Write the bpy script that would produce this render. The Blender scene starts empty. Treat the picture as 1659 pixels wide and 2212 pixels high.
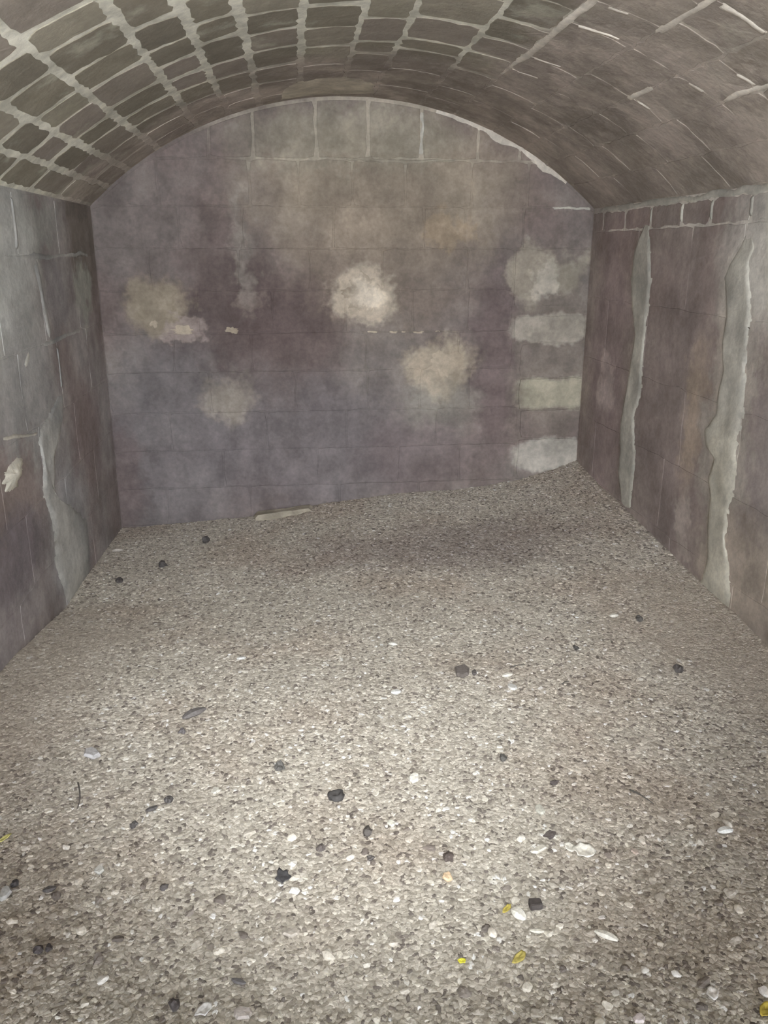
import bpy, bmesh, math, random
import numpy as np
from mathutils import Vector, noise

random.seed(7)
S = bpy.context.scene
COL = S.collection
R_ = math.radians

# ------------------------------------------------------------ camera
cam_d = bpy.data.cameras.new('camera')
cam_d.sensor_fit = 'VERTICAL'; cam_d.sensor_height = 36.0
cam_d.lens = 1800.0 / 2212.0 * 36.0
cam_d.clip_start = 0.02
cam = bpy.data.objects.new('camera', cam_d)
cam.location = (0.0, 0.0, 1.5)
cam.rotation_euler = (R_(90 - 17.3105), 0.0, R_(-6.0402))
COL.objects.link(cam)
S.camera = cam

# ------------------------------------------------------------ added fill: even sky let in by an unseen open end behind camera
world = bpy.data.worlds.new('fill_sky'); S.world = world
world.use_nodes = True
bg = world.node_tree.nodes['Background']
bg.inputs['Color'].default_value = (0.9, 0.96, 1.06, 1)
bg.inputs['Strength'].default_value = 4.2

# ------------------------------------------------------------ phone flash (wide cone) and a hand torch aimed at the gravel
def spot(name, energy, size, target, colour, loc):
    d = bpy.data.lights.new(name, 'SPOT')
    d.energy = energy; d.color = colour
    d.spot_size = R_(size); d.spot_blend = 1.0; d.shadow_soft_size = 0.06
    o = bpy.data.objects.new(name, d)
    o.location = loc
    o.rotation_euler = (Vector(target) - o.location).to_track_quat('-Z', 'Y').to_euler()
    COL.objects.link(o)
spot('phone_flash', 92.0, 107, (0.3, 5.0, 1.78), (0.93, 0.945, 0.97), (0.06, -0.02, 1.55))
spot('torch', 80.0, 52, (0.24, 2.95, 0.05), (0.93, 0.955, 0.95), (0.09, -0.02, 1.5))

# ------------------------------------------------------------ view
S.view_settings.view_transform = 'Standard'
S.view_settings.look = 'None'
S.view_settings.gamma = 1.0
S.view_settings.use_curve_mapping = False
S.view_settings.exposure = 1.57
S.cycles.max_bounces = 4
S.cycles.adaptive_threshold = 0.1
S.cycles.adaptive_min_samples = 16
S.cycles.diffuse_bounces = 3

# ------------------------------------------------------------ room sizes (metres), from the photograph's perspective
XL, XR, YB, YF = -1.09, 1.76, 5.0, -4.0  # YF: unseen open end, set well back to even out the sky fill
ZS, ZA = 1.742, 2.312                       # springing and crown of the barrel vault
XC = (XL + XR) / 2; HALF = (XR - XL) / 2
RAD = (HALF ** 2 + (ZA - ZS) ** 2) / (2 * (ZA - ZS)); ZC = ZA - RAD
def arch_z(x):
    return ZC + math.sqrt(max(0.0, RAD * RAD - (x - XC) ** 2))

# ------------------------------------------------------------ node helpers
def lin(c):
    c = c / 255.0
    return c / 12.92 if c <= 0.04045 else ((c + 0.055) / 1.055) ** 2.4
def C3(rgb, k=1.0):
    return tuple(min(0.9, lin(v) * k) for v in rgb) + (1.0,)

class NT:
    def __init__(s, name, rough=0.9):
        s.m = bpy.data.materials.new(name); s.m.use_nodes = True
        s.t = s.m.node_tree; s.n = s.t.nodes; s.l = s.t.links
        s.b = s.n['Principled BSDF']; s.b.inputs['Roughness'].default_value = rough
        s.b.inputs['Specular IOR Level'].default_value = 0.25
    def node(s, k, **kw):
        n = s.n.new(k)
        for a, v in kw.items(): setattr(n, a, v)
        return n
    def put(s, sock, v):
        if hasattr(v, 'is_output'): s.l.new(v, sock)
        else: sock.default_value = v
    def pos(s):
        return s.node('ShaderNodeNewGeometry').outputs['Position']
    def noise(s, vec, scale, detail=4, rough=0.55, dist=0.0):
        n = s.node('ShaderNodeTexNoise'); s.put(n.inputs['Vector'], vec)
        n.inputs['Scale'].default_value = scale; n.inputs['Detail'].default_value = detail
        n.inputs['Roughness'].default_value = rough; n.inputs['Distortion'].default_value = dist
        return n.outputs['Fac']
    def math(s, op, a, b=0.0, c=0.0, clamp=False):
        n = s.node('ShaderNodeMath', operation=op, use_clamp=clamp)
        s.put(n.inputs[0], a); s.put(n.inputs[1], b); s.put(n.inputs[2], c)
        return n.outputs[0]
    def vmath(s, op, a, b=(0, 0, 0)):
        n = s.node('ShaderNodeVectorMath', operation=op)
        s.put(n.inputs[0], a); s.put(n.inputs[1], b)
        return n.outputs['Value'] if op in ('LENGTH', 'DOT_PRODUCT') else n.outputs['Vector']
    def map(s, v, a, b, c=0.0, d=1.0, smooth=True):
        n = s.node('ShaderNodeMapRange'); n.clamp = True
        if smooth: n.interpolation_type = 'SMOOTHSTEP'
        s.put(n.inputs['Value'], v)
        for i, q in zip(('From Min', 'From Max', 'To Min', 'To Max'), (a, b, c, d)): n.inputs[i].default_value = q
        return n.outputs['Result']
    def mix(s, f, a, b):
        n = s.node('ShaderNodeMix', data_type='RGBA')
        s.put(n.inputs['Factor'], f); s.put(n.inputs['A'], a); s.put(n.inputs['B'], b)
        return n.outputs['Result']
    def ramp(s, f, stops):
        n = s.node('ShaderNodeValToRGB'); e = n.color_ramp.elements
        while len(e) < len(stops): e.new(0.5)
        for el, (p, c) in zip(e, stops): el.position = p; el.color = c
        s.put(n.inputs['Fac'], f)
        return n.outputs['Color']
    def mul(s, col, f):
        n = s.node('ShaderNodeMix', data_type='RGBA', blend_type='MULTIPLY')
        n.inputs['Factor'].default_value = 1.0
        s.put(n.inputs['A'], col); s.put(n.inputs['B'], f)
        return n.outputs['Result']
    def bump(s, h, strength=0.4, dist=0.01):
        n = s.node('ShaderNodeBump'); n.inputs['Strength'].default_value = strength
        n.inputs['Distance'].default_value = dist; s.put(n.inputs['Height'], h)
        s.l.new(n.outputs['Normal'], s.b.inputs['Normal'])
    def blob(s, wpos, cen, rad, edge=0.35, square=False):
        """soft ragged patch: 1 inside an ellipsoid about cen, 0 outside"""
        d = s.vmath('SUBTRACT', wpos, cen)
        d = s.vmath('MULTIPLY', d, tuple(1.0 / r for r in rad))
        if square: d = s.vmath('MULTIPLY', d, d)
        return s.map(s.vmath('LENGTH', d), 1.0 + edge, 1.0 - edge)
    def finish(s, col):
        s.l.new(col, s.b.inputs['Base Color'])
        return s.m

KA = 1.5                                    # photographed tone -> albedo
KV, KS, KG = 2.0, 2.3, 1.5                  # the same for the vault, side walls, gravel
BIG = 9.0

def warped(t, amt, scale):
    p = t.pos()
    n = t.node('ShaderNodeTexNoise'); t.put(n.inputs['Vector'], p)
    n.inputs['Scale'].default_value = scale; n.inputs['Detail'].default_value = 3
    o = t.vmath('SUBTRACT', n.outputs['Color'], (0.5, 0.5, 0.5))
    o = t.vmath('MULTIPLY', o, (amt, amt, amt))
    n = t.node('ShaderNodeTexNoise'); t.put(n.inputs['Vector'], p)
    n.inputs['Scale'].default_value = scale * 5; n.inputs['Detail'].default_value = 3
    f = t.vmath('MULTIPLY', t.vmath('SUBTRACT', n.outputs['Color'], (0.5, 0.5, 0.5)), (amt * .45,) * 3)
    return p, t.vmath('ADD', t.vmath('ADD', p, o), f)

def wall_material(name, base, blobs, tint=0.0, k=KA):
    """mottled damp stone; blobs = (centre, radii, colour, strength, edge) are stains fixed to the masonry"""
    t = NT(name, 0.88)
    p, w = warped(t, 0.34, 5.0)
    n1 = t.noise(p, 1.7, 3); n2 = t.noise(p, 7.0, 4, 0.65); n3 = t.noise(p, 45.0, 3, 0.7)
    col = t.mix(t.map(n1, 0.35, 0.65), C3(base[0], k), C3(base[1], k))
    w2 = t.vmath('ADD', t.vmath('MULTIPLY', p, (0.65,) * 3), t.vmath('MULTIPLY', w, (0.35,) * 3))
    for cen, rad, c, st, ed, *sq in blobs:
        f = t.math('MULTIPLY', t.blob(w2 if sq else w, cen, rad, ed, bool(sq)), st)
        col = t.mix(f, col, C3(c, k))
    if tint:
        oi = t.node('ShaderNodeObjectInfo').outputs['Random']
        v = t.map(oi, 0, 1, 1 - tint, 1 + tint, False)
        col = t.mul(col, v)
    drip = t.noise(t.vmath('MULTIPLY', w, (7.0, 7.0, 0.9)), 1.0, 3, 0.6)
    mid = t.noise(p, 3.4, 3, 0.6)
    col = t.mul(col, t.map(drip, 0.3, 0.7, 0.88, 1.1))
    col = t.mul(col, t.map(mid, 0.32, 0.68, 0.88, 1.12))
    col = t.mul(col, t.map(n2, 0.3, 0.7, 0.84, 1.14))
    col = t.mul(col, t.map(n3, 0.3, 0.7, 0.92, 1.07))
    h = t.math('ADD', t.math('MULTIPLY', n2, 1.0), t.math('MULTIPLY', n3, 0.35))
    t.bump(h, 0.35, 0.012)
    return t.finish(col)

# ------------------------------------------------------------ mesh helpers
def link(o, parent=None):
    COL.objects.link(o)
    if parent: o.parent = parent
    return o
def mesh_obj(name, verts, faces, mat, parent=None, smooth=False):
    me = bpy.data.meshes.new(name)
    me.from_pydata([tuple(v) for v in verts], [], faces)
    me.materials.append(mat); me.update()
    if smooth: me.polygons.foreach_set('use_smooth', [True] * len(me.polygons))
    return link(bpy.data.objects.new(name, me), parent)
def struct(o, label=None):
    o['kind'] = 'structure'
    if label: o['label'] = label
    return o
def tag(o, label, cat, group=None):
    o['label'] = label; o['category'] = cat
    if group: o['group'] = group
    return o
def fix_normals(o):
    bm = bmesh.new(); bm.from_mesh(o.data); bmesh.ops.recalc_face_normals(bm, faces=bm.faces)
    bm.to_mesh(o.data); bm.free()

def outline(u0, u1, v0, v1, n=22, jag=0.006, rnd=0.03):
    """ragged rounded rectangle, n points, counter clockwise"""
    w, h = u1 - u0, v1 - v0
    r = min(rnd, 0.35 * min(w, h)); cu, cv = (u0 + u1) / 2, (v0 + v1) / 2
    per = []
    nu = max(3, round(n / 2 * w / (w + h))); nv = max(3, round(n / 2) - nu)
    for i in range(nu): per.append((u0 + w * i / nu, v0))
    for i in range(nv): per.append((u1, v0 + h * i / nv))
    for i in range(nu): per.append((u1 - w * i / nu, v1))
    for i in range(nv): per.append((u0, v1 - h * i / nv))
    out = []
    for u, v in per:
        du = max(0, abs(u - cu) - (w / 2 - r)); dv = max(0, abs(v - cv) - (h / 2 - r))
        if du and dv:
            q = math.hypot(du, dv)
            if q > r:
                u = cu + math.copysign(w / 2 - r + du * r / q, u - cu)
                v = cv + math.copysign(h / 2 - r + dv * r / q, v - cv)
        out.append((u + random.gauss(0, jag), v + random.gauss(0, jag)))
    return out

def block(name, pts, place, mat, parent, proud=0.012, bevel=0.008, sink=0.012, dome=1.0):
    """one stone: ragged outline, sides going back into the mortar, bevelled edge, slightly domed face"""
    n = len(pts); cu = sum(p[0] for p in pts) / n; cv = sum(p[1] for p in pts) / n
    V = []
    for u, v in pts: V.append(place(u, v, -sink))
    for u, v in pts: V.append(place(u, v, proud - bevel))
    for u, v in pts:
        d = math.hypot(u - cu, v - cv) or 1
        f = max(0.3, 1 - 1.6 * bevel / d)
        V.append(place(cu + (u - cu) * f, cv + (v - cv) * f, proud + dome * random.gauss(0, 0.0006)))
    for u, v in pts:
        V.append(place(cu + (u - cu) * .5, cv + (v - cv) * .5, proud + dome * random.gauss(0.001, 0.0008)))
    V.append(place(cu, cv, proud + dome * random.gauss(0.002, 0.002)))
    F = []
    for k in range(3):
        for i in range(n):
            j = (i + 1) % n
            F.append((k * n + i, k * n + j, (k + 1) * n + j, (k + 1) * n + i))
    for i in range(n): F.append((3 * n + i, 3 * n + (i + 1) % n, 4 * n))
    o = mesh_obj(name, V, F, mat, parent)
    fix_normals(o)
    return o

def ribbon(name, left, right, place, mat, parent, rise=0.02, cols=6, step=0.03, jag=0.006, lift=0.004):
    """a crust of lime between two edge lines, thickest in the middle"""
    def resample(pl, n):
        d = [0]
        for a, b in zip(pl, pl[1:]): d.append(d[-1] + math.dist(a, b))
        return [(float(np.interp(d[-1] * i / n, d, [p[0] for p in pl])), float(np.interp(d[-1] * i / n, d, [p[1] for p in pl]))) for i in range(n + 1)]
    L = sum(math.dist(a, b) for a, b in zip(left, left[1:]))
    n = max(4, int(L / step)); A = resample(left, n); B = resample(right, n)
    V, F = [], []
    for i in range(n + 1):
        for j in range(cols + 1):
            t = j / cols
            u = A[i][0] * (1 - t) + B[i][0] * t; v = A[i][1] * (1 - t) + B[i][1] * t
            e = min(1, 3.0 * math.sin(math.pi * t)) * min(1, 3.0 * math.sin(math.pi * i / n))
            if j in (0, cols): u += random.gauss(0, jag); v += random.gauss(0, jag)
            h = e * (lift + rise * (0.65 + 0.9 * abs(noise.noise((u * 9, v * 9, 3.1))))) - (0.006 if e < .05 else 0)
            V.append(place(u, v, h))
    for i in range(n):
        for j in range(cols):
            a = i * (cols + 1) + j
            F.append((a, a + 1, a + cols + 2, a + cols + 1))
    o = mesh_obj(name, V, F, mat, parent, True)
    return o

def seam(name, line, width, place, mat, parent, rise=0.012):
    l, r = [], []
    for i, (u, v) in enumerate(line):
        a = line[max(0, i - 1)]; b = line[min(len(line) - 1, i + 1)]
        d = math.hypot(b[0] - a[0], b[1] - a[1]) or 1
        nx, ny = -(b[1] - a[1]) / d, (b[0] - a[0]) / d
        w = width * random.uniform(0.6, 1.3) / 2
        l.append((u + nx * w, v + ny * w)); r.append((u - nx * w, v - ny * w))
    return ribbon(name, l, r, place, mat, parent, rise * 0.35, 4, 0.025, 0.004, 0.002)

def crust(name, cu, cv, ru, rv, place, mat, parent, rise=0.015, seed=0):
    """rounded ragged bloom of salt or lime"""
    V, F = [place(cu, cv, rise)], []
    n, m = 36, 5
    for k in range(1, m + 1):
        for i in range(n):
            a = 2 * math.pi * i / n
            q = 1 + 0.55 * noise.noise((math.cos(a) * 1.7 + seed * 7, math.sin(a) * 1.7, seed)) + random.gauss(0, 0.12)
            f = k / m
            u = cu + ru * f * q * math.cos(a); v = cv + rv * f * q * math.sin(a)
            h = rise * (1 - f ** 2) * (0.6 + 1.1 * abs(noise.noise((u * 22, v * 22, seed)))) - (0.004 if k == m else 0)
            V.append(place(u, v, h))
    for i in range(n): F.append((0, 1 + i, 1 + (i + 1) % n))
    for k in range(m - 1):
        for i in range(n):
            j = (i + 1) % n; a = 1 + k * n
            F.append((a + i, a + n + i, a + n + j, a + j))
    o = mesh_obj(name, V, F, mat, parent, True); fix_normals(o)
    return o

# surfaces: (u, v, height off the mortar bed) -> world
def on_back(u, v, h):  return (u, YB - h, v)
def on_left(u, v, h):  return (XL + h, u, v)
def on_right(u, v, h): return (XR - h, u, v)
def on_vault(u, v, h):
    a = u / RAD; r = RAD - h
    return (XC + r * math.sin(a), v, ZC + r * math.cos(a))

# ------------------------------------------------------------ masonry materials
back_blobs = [
    ((0.55, 5, 1.85), (0.75, BIG, 0.38), (142, 131, 116), 0.85, 0.45),
    ((0.5, 5, 1.45), (0.55, BIG, 0.38), (124, 112, 100), 0.6, 0.5),
    ((-0.85, 5, 1.62), (0.32, BIG, 0.35), (106, 99, 95), 0.8, 0.5),
    ((-0.35, 5, 1.15), (0.55, BIG, 0.3), (84, 73, 71), 0.85, 0.5),
    ((-0.05, 5, 0.9), (0.3, BIG, 0.3), (88, 77, 75), 0.6, 0.5),
    ((-0.75, 5, 0.35), (0.45, BIG, 0.65), (100, 96, 97), 0.75, 0.5),
    ((0.1, 5, 0.35), (0.6, BIG, 0.42), (97, 92, 93), 0.8, 0.5),
    ((1.22, 5, 0.85), (0.13, BIG, 0.65), (97, 86, 84), 0.9, 0.5),
    ((0.75, 5, 0.3), (0.35, BIG, 0.25), (99, 89, 89), 0.6, 0.5),
    ((-1.05, 5, 0.2), (0.14, BIG, 0.35), (96, 84, 82), 0.6, 0.5),
    ((0.41, 5, 1.26), (0.19, BIG, 0.17), (168, 157, 141), 0.9, 0.3),
    ((0.45, 5, 1.27), (0.09, BIG, 0.07), (188, 177, 160), 0.8, 0.4),
    ((-0.76, 5, 1.2), (0.15, BIG, 0.16), (136, 126, 110), 0.8, 0.4),
    ((-0.64, 5, 1.08), (0.12, BIG, 0.07), (142, 130, 124), 0.7, 0.3),
    ((-0.25, 5, 1.21), (0.1, BIG, 0.08), (118, 106, 100), 0.6, 0.35),
    ((0.87, 5, 0.84), (0.19, BIG, 0.16), (152, 141, 125), 0.85, 0.3),
    ((0.87, 5, 0.62), (0.2, BIG, 0.14), (124, 120, 112), 0.6, 0.5),
    ((-0.4, 5, 0.68), (0.14, BIG, 0.14), (134, 126, 116), 0.7, 0.4),
    ((0.88, 5, 1.63), (0.14, BIG, 0.11), (148, 132, 112), 0.7, 0.25),
    ((0.3, 5, 2.1), (0.6, BIG, 0.16), (132, 127, 114), 0.6, 0.4),
    ((-0.28, 5, 1.5), (0.05, BIG, 0.3), (126, 120, 112), 0.6, 0.6),
    # worn pale quoins up the right end
    ((1.58, 5, 0.9), (0.24, BIG, 0.62), (116, 108, 100), 0.75, 0.4),
    ((1.4, 5, 1.38), (0.12, BIG, 0.15), (144, 136, 123), 0.8, 0.25), ((1.6, 5, 1.4), (0.16, BIG, 0.11), (143, 136, 123), 0.8, 0.3), ((1.49, 5, 1.36), (0.06, BIG, 0.1), (164, 158, 146), 0.8, 0.4),
    ((1.54, 5, 1.06), (0.235, BIG, 0.085), (152, 145, 134), 0.95, 0.3, 1),
    ((1.58, 5, 0.67), (0.215, BIG, 0.095), (152, 147, 130), 0.9, 0.45, 1),
    ((1.6, 5, 0.28), (0.235, BIG, 0.1), (156, 151, 142), 0.95, 0.35, 1),
]
left_blobs = [
    ((-1, 3.3, 1.5), (BIG, 0.6, 0.45), (142, 143, 139), 0.85, 0.5),
    ((-1, 4.75, 1.6), (BIG, 0.35, 0.3), (92, 86, 80), 0.9, 0.5),
    ((-1, 3.95, 1.62), (BIG, 0.3, 0.12), (126, 128, 123), 0.6, 0.5),
    ((-1, 4.1, 1.3), (BIG, 0.2, 0.14), (106, 103, 103), 0.7, 0.4),
    ((-1, 4.65, 1.3), (BIG, 0.16, 0.16), (134, 136, 128), 0.75, 0.4),
    ((-1, 3.6, 0.9), (BIG, 0.4, 0.3), (122, 122, 120), 0.7, 0.5),
    ((-1, 3.2, 0.6), (BIG, 0.36, 0.2), (100, 90, 86), 0.85, 0.4),
    ((-1, 3.1, 0.35), (BIG, 0.4, 0.18), (84, 78, 80), 0.9, 0.45),
    ((-1, 4.4, 0.6), (BIG, 0.3, 0.25), (100, 90, 88), 0.7, 0.5),
    ((-1, 3.9, 0.15), (BIG, 0.3, 0.35), (122, 123, 124), 0.7, 0.5),
    ((-1, 3.0, 0.1), (BIG, 0.45, 0.14), (108, 103, 102), 0.7, 0.5),
]
right_blobs = [
    ((1.7, 4.6, 0.8), (BIG, 0.24, 0.9), (113, 102, 100), 0.9, 0.4),
    ((1.7, 4.6, 0.78), (BIG, 0.12, 0.14), (142, 132, 128), 0.7, 0.4),
    ((1.7, 3.75, 0.8), (BIG, 0.35, 0.8), (106, 97, 94), 0.7, 0.5),
    ((1.7, 3.5, 0.8), (BIG, 0.1, 0.3), (126, 114, 100), 0.6, 0.5),
    ((1.7, 3.2, 0.9), (BIG, 0.19, 0.75), (132, 127, 119), 0.7, 0.3),
    ((1.7, 3.1, 1.5), (BIG, 0.3, 0.28), (140, 137, 131), 0.85, 0.5),
    ((1.7, 2.8, 0.7), (BIG, 0.22, 0.8), (112, 106, 104), 0.7, 0.5),
    ((1.7, 3.52, 0.3), (BIG, 0.07, 0.14), (132, 124, 118), 0.7, 0.4),
    ((1.7, 2.95, 0.2), (BIG, 0.35, 0.25), (132, 123, 112), 0.7, 0.6),
]
PUR, GRE, TAN = (108, 97, 93), (114, 107, 102), (120, 110, 100)
m_back = wall_material('back_wall_stone', (PUR, GRE), back_blobs, 0.03)
m_back_mortar = wall_material('back_wall_mortar', ((104, 94, 90), (112, 105, 99)), back_blobs + [((0.55, 5, 2.15), (0.95, BIG, 0.2), (162, 154, 140), 0.65, 0.3)])
m_left = wall_material('left_wall_stone', ((106, 98, 95), (114, 110, 108)), left_blobs, 0.04, k=KS)
m_left_mortar = wall_material('left_wall_mortar', ((110, 103, 100), (118, 114, 111)), left_blobs, k=KS)
m_right = wall_material('right_wall_stone', (PUR, (112, 104, 99)), right_blobs, 0.03, k=KS)
m_right_mortar = wall_material('right_wall_mortar', ((110, 100, 96), (114, 106, 101)), right_blobs + [((1.7, 3.6, 1.72), (BIG, 1.4, 0.13), (158, 154, 146), 0.8, 0.3)], k=KS)
m_lime = wall_material('lime_crust', ((150, 147, 139), (166, 163, 153)), [((1.7, 3.2, 0.3), (BIG, 0.3, 0.5), (176, 171, 156), 0.6, 0.5)], k=1.55)
m_lime_grey = wall_material('grey_lime_crust', ((126, 126, 124), (140, 139, 134)), [], k=1.85)
m_cement_vault = wall_material('cement_on_vault', ((140, 133, 120), (156, 150, 136)), [], k=KV)
m_joint = wall_material('vault_joint_lime', ((148, 142, 132), (162, 157, 147)), [], k=2.2)
m_salt = wall_material('salt_bloom', ((140, 128, 113), (160, 149, 133)), [((0.45, 5, 1.27), (0.1, BIG, 0.07), (190, 180, 164), 0.9, 0.4)])
m_cement = wall_material('cement_smear', ((138, 131, 118), (150, 143, 129)), [])

def vault_material(name, mortar):
    t = NT(name, 0.9)
    p, w = warped(t, 0.5, 4.0)
    n2 = t.noise(p, 6.0, 6, 0.65); n3 = t.noise(p, 40.0, 4, 0.7); n1 = t.noise(p, 2.2, 4)
    sep = t.node('ShaderNodeSeparateXYZ'); t.put(sep.inputs[0], w)
    x, y = sep.outputs[0], sep.outputs[1]
    # the right flank and the stretch next to the back wall are grimed over
    grime = t.math('MAXIMUM', t.map(x, 0.72, 1.0), t.map(y, 4.0, 4.6))
    grime = t.math('MAXIMUM', t.math('MULTIPLY', t.map(x, -0.6, 0.2), t.map(y, 3.75, 4.15)), grime)
    keep = t.map(x, -0.9, -0.3, 0.75, 1.0)
    grime = t.math('MULTIPLY', grime, keep)
    near = t.math('MULTIPLY', t.map(y, 2.95, 2.55), 0.15)
    grime = t.math('SUBTRACT', grime, near, clamp=True)
    brown = t.mix(t.map(n1, 0.35, 0.65), C3((110, 102, 95), KV), C3((131, 122, 114), KV))
    brown = t.mix(t.map(n2, 0.52, 0.72), brown, C3((136, 127, 120), KV))
    oi = t.node('ShaderNodeObjectInfo').outputs['Random']
    if mortar:
        col = t.mix(t.map(n2, 0.35, 0.65), C3((154, 152, 140), KV), C3((176, 174, 162), KV))
        patch = t.map(t.noise(p, 5.0, 3), 0.56, 0.66)
        brown = t.mix(t.math('MULTIPLY', patch, 0.45), brown, C3((150, 143, 132), KV))
        col = t.mix(t.math('MULTIPLY', grime, 0.95), col, brown)
    else:
        col = t.ramp(oi, [(0.0, C3((98, 93, 83), KV)), (0.4, C3((108, 103, 91), KV)), (0.7, C3((113, 106, 98), KV)), (1.0, C3((122, 118, 104), KV))])
        smear = t.math('MULTIPLY', t.map(t.noise(p, 3.3, 6, 0.6), 0.56, 0.68), 0.55)
        col = t.mix(smear, col, C3((148, 146, 132), KV))
        col = t.mix(t.math('MULTIPLY', grime, 0.8), col, brown)
    mid = t.noise(w, 3.2, 6, 0.65)
    rough = t.math('ADD', 1.0, t.math('MULTIPLY', t.math('SUBTRACT', t.map(mid, 0.34, 0.66), 0.5), t.math('MULTIPLY', grime, 0.42)))
    col = t.mul(col, rough)
    col = t.mul(col, t.map(n2, 0.3, 0.7, 0.86, 1.12))
    col = t.mul(col, t.map(n3, 0.3, 0.7, 0.93, 1.06))
    t.bump(t.math('ADD', n2, t.math('MULTIPLY', n3, 0.4)), 0.4, 0.014)
    return t.finish(col)
m_vault = vault_material('vault_stone', False)
m_vault_mortar = vault_material('vault_mortar', True)

# ------------------------------------------------------------ floor heights: the gravel is heaped towards the back right corner
ZBK = [(-1.09,-.12),(-.88,-.11),(-.42,-.08),(-.14,-.06),(.15,.0),(.59,.05),(1.03,.07),(1.39,.12),(1.63,.19),(1.76,.24)]
ZRT = [(-4,.0),(1.2,.02),(2,.06),(2.86,.12),(3.35,.15),(3.87,.18),(4.25,.2),(4.6,.21),(5,.24)]
ZLF = [(-4,.0),(1.2,.03),(2,.05),(2.6,.06),(3.0,.02),(3.65,-.08),(4.17,-.09),(5,-.12)]
def itp(t, pl): return float(np.interp(t, [p[0] for p in pl], [p[1] for p in pl]))
def zf(x, y):
    u = min(max((x - XL) / (XR - XL), 0), 1); v = min(max((y - 1.2) / 3.8, 0), 1)
    l, r, b = itp(y, ZLF), itp(y, ZRT), itp(x, ZBK)
    l0, r0 = itp(1.2, ZLF), itp(1.2, ZRT)
    z = (l0 * (1 - u) + r0 * u) * (1 - v) + b * v ** 1.6
    z += (1 - u) ** 1.5 * (l - (l0 * (1 - v) + ZBK[0][1] * v)) + u ** 1.5 * (r - (r0 * (1 - v) + ZBK[-1][1] * v))
    return z + 0.006 * noise.noise((x * 3.1, y * 3.1, 0.3)) + 0.004 * noise.noise((x * 9, y * 9, 1.3))

# ------------------------------------------------------------ the shell
def box(name, x0, x1, y0, y1, z0, z1, mat):
    V = [(x, y, z) for z in (z0, z1) for y in (y0, y1) for x in (x0, x1)]
    F = [(0, 2, 3, 1), (4, 5, 7, 6), (0, 1, 5, 4), (2, 6, 7, 3), (0, 4, 6, 2), (1, 3, 7, 5)]
    return mesh_obj(name, V, F, mat)
wall_back = struct(box('wall_back', XL - .3, XR + .3, YB, YB + .3, -.5, 2.75, m_back_mortar))
wall_left = struct(box('wall_left', XL - .3, XL, YF, YB, -.5, ZS, m_left_mortar))
wall_right = struct(box('wall_right', XR, XR + .3, YF, YB, -.5, ZS, m_right_mortar))

TH = math.asin(HALF / RAD)
V, F = [], []
na, ny = 48, 26
for rr in (RAD, RAD + 0.3):
    for j in range(ny + 1):
        for i in range(na + 1):
            a = -TH + 2 * TH * i / na
            V.append((XC + rr * math.sin(a), YF + (YB - YF) * j / ny, ZC + rr * math.cos(a)))
off = (na + 1) * (ny + 1)
for j in range(ny):
    for i in range(na):
        a = j * (na + 1) + i
        F.append((a, a + 1, a + na + 2, a + na + 1)); F.append((off + a, off + a + na + 1, off + a + na + 2, off + a + 1))
for j in range(ny):
    for i in (0, na):
        a = j * (na + 1) + i; F.append((a, a + na + 1, off + a + na + 1, off + a))
for i in range(na):
    for j in (0, ny):
        a = j * (na + 1) + i; F.append((a, a + 1, off + a + 1, off + a))
ceiling = struct(mesh_obj('ceiling', V, F, m_vault_mortar)); fix_normals(ceiling)

# ------------------------------------------------------------ vault stones: courses run along the vault; joints as measured
S_LINES = [-1.565, -1.425, -1.28, -1.083, -0.838, -0.66, -0.488, -0.268, -0.055, 0.123, 0.39, 0.592, 0.825, 1.015, 1.185, 1.38, 1.565]
HEADS = [
    [2.55, 2.95, 3.45, 3.85, 4.3],
    [2.5, 2.87, 3.17, 3.5, 3.78, 4.15, 4.6],
    [2.35, 2.63, 2.9, 3.23, 3.46, 3.77, 4.0, 4.35, 4.7],
    [2.25, 2.55, 2.76, 3.07, 3.33, 3.68, 3.96, 4.2, 4.47, 4.75],
    [2.6, 2.95, 3.24, 3.5, 3.75, 4.0, 4.3, 4.62],
    [2.85, 3.15, 3.4, 3.76, 4.05, 4.4, 4.7],
    [2.9, 3.2, 3.47, 3.75, 4.07, 4.4, 4.75],
    [2.85, 3.21, 3.51, 3.81, 4.15, 4.55],
    [3.05, 3.4, 3.75, 3.95, 4.3, 4.65],
    [3.0, 3.33, 3.65, 3.83, 4.2, 4.6],
    [2.9, 3.18, 3.43, 3.68, 4.0, 4.4, 4.7],
    [2.5, 2.76, 3.0, 3.5, 3.75, 4.1, 4.5],
    [2.42, 2.65, 2.98, 3.4, 3.8, 4.2, 4.6],
    [2.72, 2.98, 3.39, 3.75, 4.15, 4.55],
    [2.3, 2.72, 2.95, 3.3, 3.7, 4.1, 4.5],
    [2.4, 2.9, 3.4, 3.85, 4.35],
]
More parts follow.
